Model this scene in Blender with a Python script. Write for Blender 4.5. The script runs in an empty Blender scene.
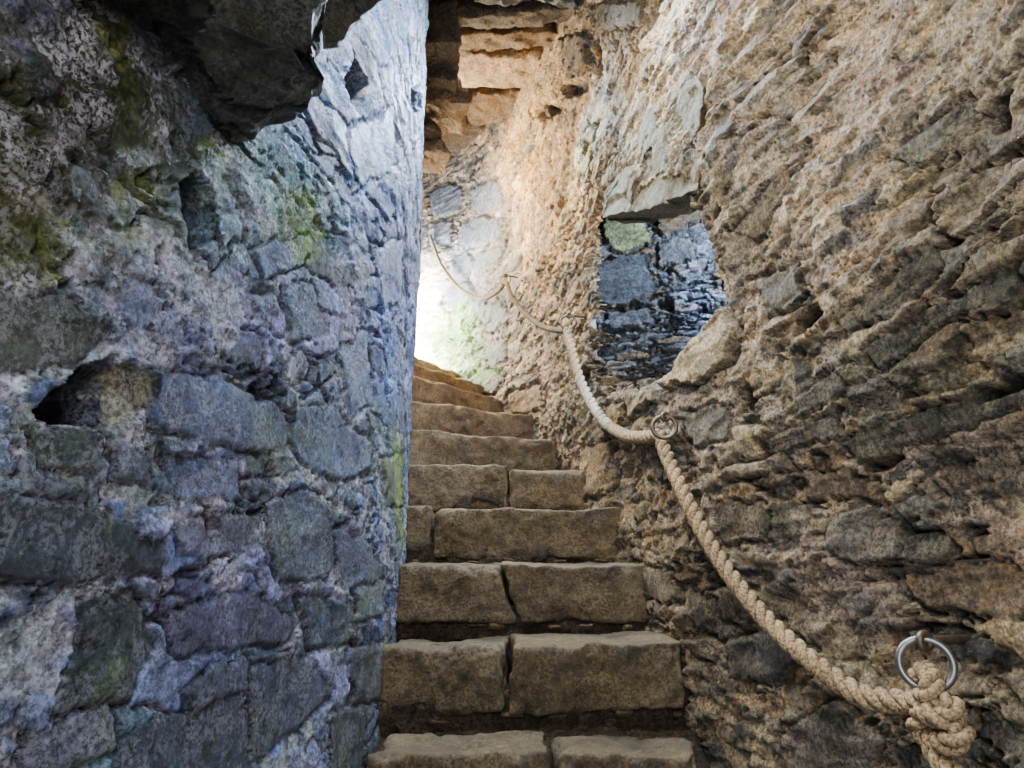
import bpy, bmesh, math, random
import numpy as np
from mathutils import Vector, Matrix, noise as mn
random.seed(3)
COL = bpy.context.scene.collection
F = 700.0; P = math.radians(14); CP, SP = math.cos(P), math.sin(P)

# ---------------------------------------------------------------- maths helpers
def raydir(u, v):
    a = (384 - v) / F
    return ((u - 512) / F, CP - a * SP, SP + a * CP)
def at(u, v, Y):
    x, y, z = raydir(u, v); k = Y / y
    return Vector((x * k, Y, z * k))
def proj(X, Y, Z):
    d = np.maximum(Y * CP + Z * SP, 0.02)
    return 512 + F * X / d, 384 - F * (-Y * SP + Z * CP) / d
def sstep(a, b, x):
    t = np.clip((x - a) / (b - a), 0, 1); return t * t * (3 - 2 * t)
def h2(ix, iy, seed):
    n = ix.astype(np.int64) * 374761393 + iy.astype(np.int64) * 668265263 + seed * 974634777
    n = (n ^ (n >> 13)) & 0x7fffffff
    n = (n * 1274126177) & 0x7fffffffffff
    n = n ^ (n >> 16)
    return (n & 0xffff) / 65535.0
def vn(x, y, seed):
    ix = np.floor(x); iy = np.floor(y); fx = x - ix; fy = y - iy
    fx = fx * fx * (3 - 2 * fx); fy = fy * fy * (3 - 2 * fy)
    a = h2(ix, iy, seed); b = h2(ix + 1, iy, seed); c = h2(ix, iy + 1, seed); d = h2(ix + 1, iy + 1, seed)
    return (a * (1 - fx) + b * fx) * (1 - fy) + (c * (1 - fx) + d * fx) * fy
def fbm(x, y, seed, octv=5, gain=.5):
    s = 0; a = 1; t = 0
    for i in range(octv):
        s = s + a * (vn(x, y, seed + i * 7) * 2 - 1); t += a; a *= gain
        x = x * 2.03 + 11.3; y = y * 2.03 + 5.7
    return s / t
def ridged(x, y, seed, octv=4):
    s = 0; a = 1; t = 0
    for i in range(octv):
        s = s + a * (1 - np.abs(vn(x, y, seed + i * 5) * 2 - 1)); t += a; a *= .5
        x = x * 2.1 + 3.1; y = y * 2.1 + 9.2
    return s / t
def cells(s, z, cw, ch, seed, p=3.0, rx=2):
    i0 = np.floor(s / cw); j0 = np.floor(z / ch)
    F1 = np.full(s.shape, 9.); F2 = np.full(s.shape, 9.)
    I = np.zeros(s.shape); J = np.zeros(s.shape); DX = np.zeros(s.shape); DZ = np.zeros(s.shape)
    for dj in (-1, 0, 1):
        for di in range(-rx, rx + 1):
            i = i0 + di; j = j0 + dj
            st = h2(j * 0, j, seed + 1)
            cx = (i + .5 + (st - .5) * 1.0 + (h2(i, j, seed + 2) - .5) * .75) * cw
            cz = (j + .5 + (h2(i, j, seed + 3) - .5) * .7) * ch
            dx = (s - cx) / cw; dz = (z - cz) / ch
            w = .75 + .5 * h2(i, j, seed + 4)
            if p == 2.0: f = np.sqrt(dx * dx + dz * dz) / w
            else: f = (np.abs(dx) ** p + np.abs(dz) ** p) ** (1 / p) / w
            m = f < F1
            F2 = np.where(m, F1, np.minimum(F2, f))
            F1 = np.where(m, f, F1); I = np.where(m, i, I); J = np.where(m, j, J)
            DX = np.where(m, dx, DX); DZ = np.where(m, dz, DZ)
    return F2 - F1, I, J, DX, DZ
def facets(s, z, cw, ch, seed, rot=.0):
    a = s * math.cos(rot) + z * math.sin(rot); b = -s * math.sin(rot) + z * math.cos(rot)
    e, I, J, DX, DZ = cells(a, b, cw, ch, seed, 2.0, 1)
    return DX * (h2(I, J, seed + 30) - .5) + DZ * (h2(I, J, seed + 31) - .5) + .45 * (h2(I, J, seed + 32) - .5), h2(I, J, seed + 33), e, h2(I, J, seed + 34)
def sdf(U, V, poly):
    """positive inside, pixels"""
    poly = [(float(a), float(b)) for a, b in poly]
    d = np.full(U.shape, 1e9); ins = np.zeros(U.shape, bool)
    n = len(poly)
    for k in range(n):
        ax, ay = poly[k]; bx, by = poly[(k + 1) % n]
        ex, ey = bx - ax, by - ay
        t = np.clip(((U - ax) * ex + (V - ay) * ey) / (ex * ex + ey * ey + 1e-9), 0, 1)
        d = np.minimum(d, (U - ax - t * ex) ** 2 + (V - ay - t * ey) ** 2)
        c = ((ay > V) != (by > V)) & (U < ex * (V - ay) / (ey if ey else 1e-9) + ax)
        ins ^= c
    return np.where(ins, 1, -1) * np.sqrt(d)
def lin(c):
    return np.array([((x / 255) / 12.92 if x / 255 <= .04045 else ((x / 255 + .055) / 1.055) ** 2.4) for x in c])
def catmull(pts, n=24):
    pts = [np.array(p, float) for p in pts]
    P_ = [2 * pts[0] - pts[1]] + pts + [2 * pts[-1] - pts[-2]]
    out = []
    for k in range(1, len(P_) - 2):
        a, b, c, d = P_[k - 1:k + 3]
        for q in range(n):
            t = q / n
            out.append(.5 * (2 * b + (c - a) * t + (2 * a - 5 * b + 4 * c - d) * t * t + (3 * b - a - 3 * c + d) * t ** 3))
    out.append(pts[-1])
    return np.array(out)
def resample(c, S):
    L = np.concatenate([[0], np.cumsum(np.linalg.norm(np.diff(c, axis=0), axis=1))])
    return np.stack([np.interp(S, L, c[:, k]) for k in range(c.shape[1])], 1)
def length(c): return float(np.linalg.norm(np.diff(c, axis=0), axis=1).sum())

# ---------------------------------------------------------------- materials
def nt(name):
    m = bpy.data.materials.new(name); m.use_nodes = True
    n = m.node_tree; b = n.nodes['Principled BSDF']; return m, n, b
def N(n, t, **kw):
    x = n.nodes.new(t)
    for k, v in kw.items(): setattr(x, k, v)
    return x
def ramp(n, src, stops):
    r = n.nodes.new('ShaderNodeValToRGB'); e = r.color_ramp.elements
    while len(e) < len(stops): e.new(.5)
    for k, (p_, c) in enumerate(stops):
        e[k].position = p_; e[k].color = (c, c, c, 1) if not hasattr(c, '__len__') else (*c, 1)
    n.links.new(src, r.inputs[0]); return r.outputs[0]
def mul(n, a, b, blend='MULTIPLY', fac=1.0):
    m = n.nodes.new('ShaderNodeMix'); m.data_type = 'RGBA'; m.blend_type = blend
    if hasattr(fac, 'is_linked'): n.links.new(fac, m.inputs[0])
    else: m.inputs[0].default_value = fac
    for s_, k in ((a, 6), (b, 7)):
        if hasattr(s_, 'is_linked'): n.links.new(s_, m.inputs[k])
        else: m.inputs[k].default_value = (*s_, 1)
    return m.outputs[2]
def math_(n, op, a, b):
    m = n.nodes.new('ShaderNodeMath'); m.operation = op
    for k, s_ in enumerate((a, b)):
        if hasattr(s_, 'is_linked'): n.links.new(s_, m.inputs[k])
        else: m.inputs[k].default_value = s_
    return m.outputs[0]
def rock_mat(name, attr=True, base=(.2, .2, .2), crust=(.6, .55, .5), crust_amt=.5, rough=.75, bump=1.0, scale=1.0, patch=None, stain=None, pits=.8, algae=None, top_col=None, grain=1., top_amt=.8):
    m, n, b = nt(name)
    tc = N(n, 'ShaderNodeTexCoord').outputs['Object']
    def noi(sc, det=8, rg=.6, dist=0.):
        x = N(n, 'ShaderNodeTexNoise'); x.inputs['Scale'].default_value = sc * scale
        x.inputs['Detail'].default_value = det; x.inputs['Roughness'].default_value = rg; x.inputs['Distortion'].default_value = dist
        n.links.new(tc, x.inputs['Vector']); return x.outputs['Fac']
    n1 = noi(5, 8, .65, .4); n2 = noi(34, 9, .78); n3 = noi(120, 7, .8); n4 = noi(9, 12, .78, 1.); n5 = noi(17, 10, .75, .6)
    if attr:
        at_ = N(n, 'ShaderNodeAttribute', attribute_name='Col'); c = at_.outputs['Color']; mo = at_.outputs['Alpha']
    else:
        c = base; mo = None
    c = mul(n, c, ramp(n, n1, [(.32, .5), (.68, 1.5)]))
    if stain is not None:
        c = mul(n, c, stain, 'MULTIPLY', ramp(n, n5, [(.46, 0.), (.58, .8)]))
    if algae is not None:
        c = mul(n, c, algae, 'MIX', ramp(n, noi(4.1, 11, .72, .5), [(.54, 0.), (.65, .5)]))
    g_ = lambda a: 1 + (a - 1) * grain
    c = mul(n, c, ramp(n, n2, [(.38, g_(.36)), (.5, 1.0), (.62, g_(1.75))]))
    c = mul(n, c, ramp(n, n3, [(.42, g_(.5)), (.58, g_(1.5))]))
    if patch is not None:
        c = mul(n, c, patch, 'MIX', ramp(n, noi(3.3, 11, .75, .8), [(.47, 0.), (.58, .8)]))
    if top_col is not None:  # second tone mixed in on upward-facing surfaces, broken up by noise
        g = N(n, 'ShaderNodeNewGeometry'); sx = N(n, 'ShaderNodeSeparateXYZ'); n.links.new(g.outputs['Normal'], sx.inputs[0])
        df = math_(n, 'MULTIPLY', ramp(n, sx.outputs['Z'], [(.35, 0.), (.85, 1.)]), ramp(n, n5, [(.4, .2), (.55, top_amt)]))
        c = mul(n, c, top_col, 'MIX', df)
    cr = ramp(n, n4, [(.48, 0.), (.53, 1.)])
    cr = math_(n, 'MULTIPLY', cr, ramp(n, n3, [(.45, 0.), (.52, 1.)]))
    if mo is not None:
        cr = math_(n, 'MULTIPLY', cr, math_(n, 'ADD', math_(n, 'MULTIPLY', mo, .8), .2))
    cr = math_(n, 'MULTIPLY', cr, crust_amt)
    c = mul(n, c, crust, 'MIX', cr)
    v = N(n, 'ShaderNodeTexVoronoi'); v.inputs['Scale'].default_value = 62 * scale; n.links.new(tc, v.inputs['Vector'])
    v.inputs['Randomness'].default_value = 1.0
    pt = ramp(n, v.outputs['Distance'], [(.12, 1.), (.36, 0.)])
    pt = math_(n, 'MULTIPLY', pt, ramp(n, n5, [(.45, 0.), (.5, 1.)]))
    pt = math_(n, 'MULTIPLY', pt, pits)
    if mo is not None: pt = math_(n, 'MULTIPLY', pt, math_(n, 'ADD', math_(n, 'MULTIPLY', mo, .85), .15))
    c = mul(n, c, (.03, .026, .022), 'MIX', pt)
    n.links.new(c, b.inputs['Base Color'])
    rr = ramp(n, n2, [(.35, max(.08, rough - .2)), (.65, min(1, rough + .15))]); n.links.new(rr, b.inputs['Roughness'])
    hgt = math_(n, 'ADD', math_(n, 'MULTIPLY', n2, 1.0), math_(n, 'MULTIPLY', n3, .6 * grain))
    hgt = math_(n, 'ADD', hgt, math_(n, 'MULTIPLY', cr, .25))
    hgt = math_(n, 'SUBTRACT', hgt, math_(n, 'MULTIPLY', pt, .6))
    bp = N(n, 'ShaderNodeBump'); bp.inputs['Strength'].default_value = min(1, bump); bp.inputs['Distance'].default_value = .024
    n.links.new(hgt, bp.inputs['Height']); n.links.new(bp.outputs[0], b.inputs['Normal'])
    return m
M_left = rock_mat('left_masonry', crust=tuple(lin((238, 234, 250))), crust_amt=.95, rough=.45, stain=(.66, .67, .66), pits=.65, algae=tuple(lin((114, 134, 66))))
M_right = rock_mat('right_masonry', crust=tuple(lin((240, 224, 198))), crust_amt=.85, rough=.8, stain=(.80, .66, .46), pits=.95, algae=tuple(lin((112, 112, 84))))
M_niche = rock_mat('wet_slate', crust=tuple(lin((150, 162, 186))), crust_amt=.3, rough=.1, pits=.3, bump=.8)
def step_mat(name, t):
    mix = lambda a, b: tuple(lin(a) * (1 - t) + lin(b) * t)  # higher steps get the warm light mixed into their stone colour
    return rock_mat(name, False, mix((96, 84, 63), (150, 112, 68)), mix((152, 136, 106), (196, 162, 112)), .35, .6, .6, patch=mix((52, 47, 36), (86, 66, 44)), stain=(.72, .64, .48), pits=.4, top_col=mix((110, 97, 73), (168, 132, 86)), grain=.75, top_amt=.5)
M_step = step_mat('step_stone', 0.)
M_dark = rock_mat('dark_slate', False, tuple(lin((58, 62, 62))), tuple(lin((116, 118, 104))), .4, .5, .9, patch=tuple(lin((72, 64, 40))), pits=.3, stain=(.8, .7, .5))
M_olive = rock_mat('olive_slab_stone', False, tuple(lin((112, 104, 76))), tuple(lin((172, 160, 126))), .55, .75, .9, patch=tuple(lin((96, 98, 60))), pits=.7, stain=(.8, .7, .5))
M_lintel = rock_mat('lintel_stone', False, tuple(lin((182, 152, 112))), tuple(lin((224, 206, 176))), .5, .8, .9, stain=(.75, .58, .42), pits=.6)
M_brown = rock_mat('brown_rubble', False, tuple(lin((140, 110, 74))), tuple(lin((190, 166, 128))), .5, .8, 1., stain=(.75, .56, .38), pits=.6, patch=tuple(lin((84, 66, 46))))
M_grey = rock_mat('grey_rubble', False, tuple(lin((104, 86, 64))), tuple(lin((170, 150, 120))), .5, .8, 1.0, stain=(.7, .6, .45), patch=tuple(lin((56, 50, 42))))
M_dirt = rock_mat('dirt', False, tuple(lin((74, 63, 48))), tuple(lin((116, 102, 80))), .5, .9, 1)
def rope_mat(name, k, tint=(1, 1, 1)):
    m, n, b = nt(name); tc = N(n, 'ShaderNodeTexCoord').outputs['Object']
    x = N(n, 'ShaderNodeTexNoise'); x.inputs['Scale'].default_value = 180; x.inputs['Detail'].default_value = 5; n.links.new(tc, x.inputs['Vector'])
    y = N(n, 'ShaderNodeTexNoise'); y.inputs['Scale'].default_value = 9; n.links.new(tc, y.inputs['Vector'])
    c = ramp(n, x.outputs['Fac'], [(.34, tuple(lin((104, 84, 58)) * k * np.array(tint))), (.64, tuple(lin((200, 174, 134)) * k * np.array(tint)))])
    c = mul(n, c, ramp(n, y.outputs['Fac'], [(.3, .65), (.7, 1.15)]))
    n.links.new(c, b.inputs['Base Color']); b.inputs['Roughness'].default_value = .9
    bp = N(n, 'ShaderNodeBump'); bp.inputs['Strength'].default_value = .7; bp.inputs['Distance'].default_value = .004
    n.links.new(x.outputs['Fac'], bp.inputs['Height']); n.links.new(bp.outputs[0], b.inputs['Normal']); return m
M_rope = rope_mat('rope_fibre', .95); M_rope2 = rope_mat('dulled_rope_fibre', .5); M_rope3 = rope_mat('cool_lit_rope_fibre', 1.15, (1.0, 1.22, 1.75))  # one copy dulled against the far light, one tinted by painted cool light
def metal(name, c, r):
    m, n, b = nt(name); tc = N(n, 'ShaderNodeTexCoord').outputs['Object']
    x = N(n, 'ShaderNodeTexNoise'); x.inputs['Scale'].default_value = 60; n.links.new(tc, x.inputs['Vector'])
    n.links.new(ramp(n, x.outputs['Fac'], [(.3, tuple(k * .6 for k in c)), (.7, c)]), b.inputs['Base Color'])
    b.inputs['Metallic'].default_value = .85; b.inputs['Roughness'].default_value = r; return m
M_steel = metal('galvanised_steel', (.26, .27, .28), .38)
M_iron = metal('rusted_iron', (.2, .15, .11), .5)

# ---------------------------------------------------------------- object helpers
def mkobj(name, verts, faces, mat, parent=None, smooth=True):
    me = bpy.data.meshes.new(name); me.from_pydata([tuple(v) for v in verts], [], faces); me.update()
    if smooth: me.polygons.foreach_set('use_smooth', [True] * len(me.polygons))
    me.materials.append(mat); o = bpy.data.objects.new(name, me); COL.objects.link(o)
    if parent: o.parent = parent
    return o
def empty(name, loc):
    o = bpy.data.objects.new(name, None); o.location = loc; o.empty_display_size = .05; COL.objects.link(o); return o
def tag(o, label=None, cat=None, group=None, kind=None):
    if label: o['label'] = label
    if cat: o['category'] = cat
    if group: o['group'] = group
    if kind: o['kind'] = kind
    return o
def grid_mesh(name, X, Y, Z, C, mat, keep=None, flip=False):
    nz, ns = X.shape
    co = np.stack([X, Y, Z], -1).reshape(-1, 3).astype(np.float32)
    idx = np.arange(nz * ns).reshape(nz, ns)
    q = np.stack([idx[:-1, :-1], idx[:-1, 1:], idx[1:, 1:], idx[1:, :-1]], -1).reshape(-1, 4)
    if flip: q = q[:, ::-1]
    if keep is not None: q = q[keep[:-1, :-1].reshape(-1)]
    me = bpy.data.meshes.new(name)
    me.vertices.add(len(co)); me.vertices.foreach_set('co', co.ravel())
    me.loops.add(q.size); me.loops.foreach_set('vertex_index', q.ravel().astype(np.int32))
    me.polygons.add(len(q)); me.polygons.foreach_set('loop_start', (np.arange(len(q)) * 4).astype(np.int32))
    me.polygons.foreach_set('use_smooth', np.ones(len(q), bool))
    me.update(calc_edges=True); me.validate()
    if C is not None:
        a = me.color_attributes.new('Col', 'FLOAT_COLOR', 'POINT')
        a.data.foreach_set('color', C.reshape(-1).astype(np.float32))
    me.materials.append(mat); o = bpy.data.objects.new(name, me); COL.objects.link(o)
    return o

# ---------------------------------------------------------------- masonry wall
class Wall:
    def __init__(self, pts, side):
        c = catmull(pts); self.c = c; self.L = length(c); self.side = side
    def sample(self, S):
        p = resample(self.c, S); t = resample(self.c, np.minimum(S + .03, self.L)) - resample(self.c, np.maximum(S - .03, 0))
        t /= np.linalg.norm(t, axis=1)[:, None] + 1e-9
        n = np.stack([t[:, 1], -t[:, 0]], 1) * self.side
        return p, n
    def hit(self, u, v, off=.0):
        S = np.linspace(0, self.L, 3000); p, n = self.sample(S); q = p + n * off
        x, y, z = raydir(u, v)
        g = q[:, 0] * y - q[:, 1] * x
        k = np.where((g[:-1] * g[1:] <= 0) & (q[:-1, 1] > .1))[0]
        k = k[0] if len(k) else int(np.argmin(np.abs(g)))
        Y = q[k, 1]
        return Vector((q[k, 0], Y, Y * z / y)), Vector((n[k, 0], n[k, 1], 0))
def build_wall(name, wall, z0, z1, dz, cfg, mat):
    S = [0.]; 
    while S[-1] < wall.L:
        y = resample(wall.c, np.array([S[-1]]))[0, 1]
        S.append(S[-1] + .0028 + .0012 * max(0, y))
    S = np.array(S); Zr = np.arange(z0, z1, dz)
    p, nrm = wall.sample(S)
    s, z = np.meshgrid(S, Zr)
    BX = np.broadcast_to(p[:, 0], s.shape); BY = np.broadcast_to(p[:, 1], s.shape)
    U, V = proj(BX, BY, z)
    sd = cfg['seed']; jc = lin(cfg['joint'])
    wn1 = fbm(s * 17, z * 17, sd + 3, 3); wn2 = fbm(s * 15, z * 19, sd + 53, 3)
    ws = s + .05 * fbm(s * 4, z * 4, sd, 3) + .012 * wn1
    wz = z + .04 * fbm(s * 3, z * 4, sd + 50, 3) + .009 * wn2
    pp_ = cfg.get('p', 4.)
    e1, I, J, DX, DZ = cells(ws, wz, cfg['cw'], cfg['ch'], sd, pp_)
    r1 = h2(I, J, sd + 20); r2 = h2(I, J, sd + 21); r3 = h2(I, J, sd + 22); r4 = h2(I, J, sd + 23)
    e2, I2, J2, DX2, DZ2 = cells(ws + 3.3, wz, cfg['cw'] * .45, cfg['ch'] * .5, sd + 100, pp_, 1)
    q1 = h2(I2, J2, sd + 120); q2 = h2(I2, J2, sd + 121); q3 = h2(I2, J2, sd + 122)
    small = r4 < cfg.get('small', .45)
    edge = np.where(small, np.minimum(e1, e2 * .6), e1)
    jw = cfg.get('joint_w', .10)
    en = fbm(s * 30, z * 30, sd + 9, 4, .65)
    prof = sstep(.03, jw, edge + .09 * en)
    ra = np.where(small, q1, r1); rb = np.where(small, q2, r2); rc = np.where(small, q3, r3)
    dx = np.where(small, DX2, DX); dzz = np.where(small, DZ2, DZ)
    relief = cfg['relief']
    worn = sstep(.46, .54, vn(s * 2.3, z * 2.3, sd + 60) * .42 + .36 * vn(s * 7, z * 7, sd + 61) + .22 * vn(s * 22, z * 22, sd + 62) + cfg.get('wb', 0)) * cfg.get('plaster', .6)
    st = prof * (.35 + .65 * ra) + dx * (rb - .5) * 1.0 * prof + dzz * (rc - .5) * 1.0 * prof
    st = st * (1 - .85 * worn) + .5 * worn
    f1, fh1, _, _ = facets(s, z, cfg['fw'], cfg['fh'], sd + 300, cfg.get('frot', .2))
    # angular chips of slate set in the mortar, two sizes
    cs = cfg.get('chip', 1.)
    sw = s + .006 * wn1; zw = z + .006 * wn2
    f2, c2, eA, pA = facets(sw + 1, zw, cfg['fw'] * .55, cfg['fh'] * .75, sd + 340, cfg.get('frot', .2))
    f3, c3, eB, pB = facets(sw + 2, zw, cfg['fw'] * .26, cfg['fh'] * .38, sd + 380, cfg.get('frot', .2) * .6)
    kA = (pA < cfg.get('pA', .38)) * sstep(.05, .16, eA + .1 * en); kB = (pB < cfg.get('pB', .3)) * sstep(.08, .22, eB + .1 * en)
    kB = kB * (1 - kA)
    inm = np.clip(1 - prof + worn, 0, 1)
    kA = kA * inm; kB = kB * inm
    fac = f1 * cfg['facet'] * (1 - .5 * worn) + kA * (.010 + .018 * f2) * cs + kB * (.005 + .010 * f3) * cs
    grain = cfg['fine'] * (ridged(s * 45, z * 55, sd + 90, 3) - .6) * (.5 + worn)
    d = relief * st + cfg['big'] * fbm(s * 1.6, z * 1.6, sd + 70, 3) + cfg['mid'] * fbm(s * 9, z * 12, sd + 80, 5, .6) + fac + grain
    mortar = np.clip(1 - prof + .85 * worn, 0, 1)
    pal = np.array([lin(c) for c in cfg['palette']]); NP = len(pal)
    k = (rb * 977.3 % 1.0 * NP).astype(int).clip(0, NP - 1)
    C = pal[k] * (.65 + .7 * rc)[..., None] * (.75 + .5 * fh1)[..., None]
    mo = lin(cfg['mortar']) * (.5 + 1.0 * vn(s * 14, z * 14, sd + 33))[..., None]
    if 'mortar2' in cfg:
        mm = sstep(.4, .6, vn(s * 3.1, z * 3.1, sd + 34) * .6 + .4 * vn(s * 11, z * 11, sd + 35))[..., None]
        mo = mo * (1 - mm) + mm * lin(cfg['mortar2']) * (.5 + 1.0 * vn(s * 14, z * 14, sd + 33))[..., None]
    gapd = (1 - sstep(.0, .07, edge + .05 * fbm(s * 20, z * 20, sd + 77, 3)))
    C = C * (1 - mortar[..., None]) + mo * mortar[..., None]
    for kk, cc_, e_ in ((kA, c2, eA), (kB, c3, eB)):
        ck = pal[(cc_ * NP).astype(int).clip(0, NP - 1)] * (.7 + .6 * (cc_ * 57.3 % 1.0))[..., None]
        C = C * (1 - kk[..., None]) + ck * kk[..., None]
        mortar = mortar * (1 - .9 * kk)
    rimA = (pA < cfg.get('pA', .38)) * inm * (1 - sstep(.0, .07, np.abs(eA - .05)));
    d = d - .007 * rimA * cs; C = C * (1 - .45 * rimA[..., None])
    jg = gapd * sstep(.48, .58, vn(s * 5, z * 5, sd + 41)) * (1 - worn)
    js = cfg.get('jstr', .8)
    C = C * (1 - js * jg[..., None]) + jc * js * jg[..., None]
    d = d - .03 * jg * cfg.get('jdeep', 1)
    crk = np.abs(fbm(s * 3 + .3 * fbm(s * 9, z * 9, sd + 200, 3), z * 7, sd + 210, 4)); cm = (1 - sstep(.0, .022, crk)) * sstep(.46, .54, vn(s * 1.9, z * 1.9, sd + 212))
    d = d - .018 * cm; C = C * (1 - .75 * cm[..., None]) + jc * .75 * cm[..., None]
    nz = fbm(s * 5, z * 5, sd + 44, 4); nzf = fbm(s * 30, z * 30, sd + 49, 4, .65)
    wk = np.where(BY > 3.6, .5, 1.)
    Uw = U + wk * 7 * fbm(s * 22, z * 22, sd + 45, 4, .6); Vw = V + wk * 6 * fbm(s * 22, z * 22, sd + 46, 4, .6)
    cm_ = C.mean()
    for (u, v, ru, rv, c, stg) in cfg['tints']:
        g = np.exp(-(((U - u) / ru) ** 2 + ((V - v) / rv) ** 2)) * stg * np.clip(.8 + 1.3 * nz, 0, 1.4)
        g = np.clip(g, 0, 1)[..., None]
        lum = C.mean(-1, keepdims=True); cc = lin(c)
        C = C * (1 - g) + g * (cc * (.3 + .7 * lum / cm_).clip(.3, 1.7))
    for (poly, c, hh) in cfg['stones']:
        us = [a[0] for a in poly]; vs = [a[1] for a in poly]
        bb = (U > min(us) - 14) & (U < max(us) + 14) & (V > min(vs) - 14) & (V < max(vs) + 14)
        if not bb.any(): continue
        sd_ = sdf(Uw[bb], Vw[bb], poly)
        w = sstep(-1, 2.0, sd_); rim = sstep(-5, -1, sd_) * (1 - w)
        flat = hh + .006 * fbm(s[bb] * 7, z[bb] * 7, sd + 99, 4) + .5 * cfg['facet'] * f1[bb]
        base = cfg['big'] * fbm(s[bb] * 1.6, z[bb] * 1.6, sd + 70, 3)
        d[bb] = (d[bb] - .014 * rim * cfg.get('jdeep', 1)) * (1 - w) + (base + flat) * w
        mortar[bb] = mortar[bb] * (1 - w) + .03 * w
        cn = lin(c) * (.9 + .45 * fbm(s[bb] * 9, z[bb] * 14, sd + 47, 4))[..., None]
        C[bb] = C[bb] * (1 - w[..., None]) + cn * w[..., None]
        C[bb] = C[bb] * (1 - .55 * rim[..., None]) + jc * .55 * rim[..., None]
    for (u, v, ru, rv, c) in cfg.get('moss', []):
        g = np.exp(-(((U - u) / ru) ** 2 + ((V - v) / rv) ** 2))
        g = (sstep(.42, .52, g + .45 * nzf + .3 * nz) * .9)[..., None]
        C = C * (1 - g) + g * lin(c) * (.6 + .8 * vn(s * 60, z * 60, sd + 51))[..., None]
    for (poly, c, dep) in cfg['holes']:  # recess takes its own colour, mostly near black to paint its shade
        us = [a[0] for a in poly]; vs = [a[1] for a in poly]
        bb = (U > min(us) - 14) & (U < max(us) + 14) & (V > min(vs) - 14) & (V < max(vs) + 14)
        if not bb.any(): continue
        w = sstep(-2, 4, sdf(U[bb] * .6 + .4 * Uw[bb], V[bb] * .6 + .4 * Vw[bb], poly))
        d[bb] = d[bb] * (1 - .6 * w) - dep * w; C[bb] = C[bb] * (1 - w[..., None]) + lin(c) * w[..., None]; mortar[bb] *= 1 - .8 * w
    keep = None
    if 'cut' in cfg:
        Uc = U + 11 * fbm(s * 14, z * 14, sd + 145, 5, .6); Vc = V + 11 * fbm(s * 14, z * 14, sd + 146, 5, .6)
        sc = sdf(Uc, Vc, cfg['cut'])
        near = (BY < 3.4) & (BY > 1.5)
        side = sstep(640, 680, U)
        d = d - (.02 + .16 * side) * sstep(-5, 6, sc) * near
        keep = ~((sc > 4) & near)
    X = BX + nrm[:, 0] * d; Y = BY + nrm[:, 1] * d
    Zz = z + .012 * fbm(s * 12, z * 12, sd + 48, 3)
    Cc = np.concatenate([np.clip(C * cfg.get('gain', 1.), 0, .95), np.clip(mortar, 0, 1)[..., None]], -1)
    o = grid_mesh(name, X, Y, Zz, Cc, mat, keep, flip=(wall.side < 0))
    tag(o, kind='structure'); return o

WL = Wall([(-1.0, -.6), (-.82, .1), (-.64, .8), (-.47, 1.5), (-.38, 2.05), (-.385, 2.45), (-.43, 2.9), (-.54, 3.35), (-.87, 3.75), (-1.5, 3.95)], 1)
WR = Wall([(1.15, -.6), (1.0, .3), (.86, 1.1), (.69, 1.6), (.53, 2.1), (.45, 2.6), (.34, 3.0), (.25, 3.45), (.15, 3.9), (-.03, 4.4), (-.22, 4.85), (-.45, 5.2), (-.95, 5.5), (-1.7, 5.55)], -1)

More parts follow.
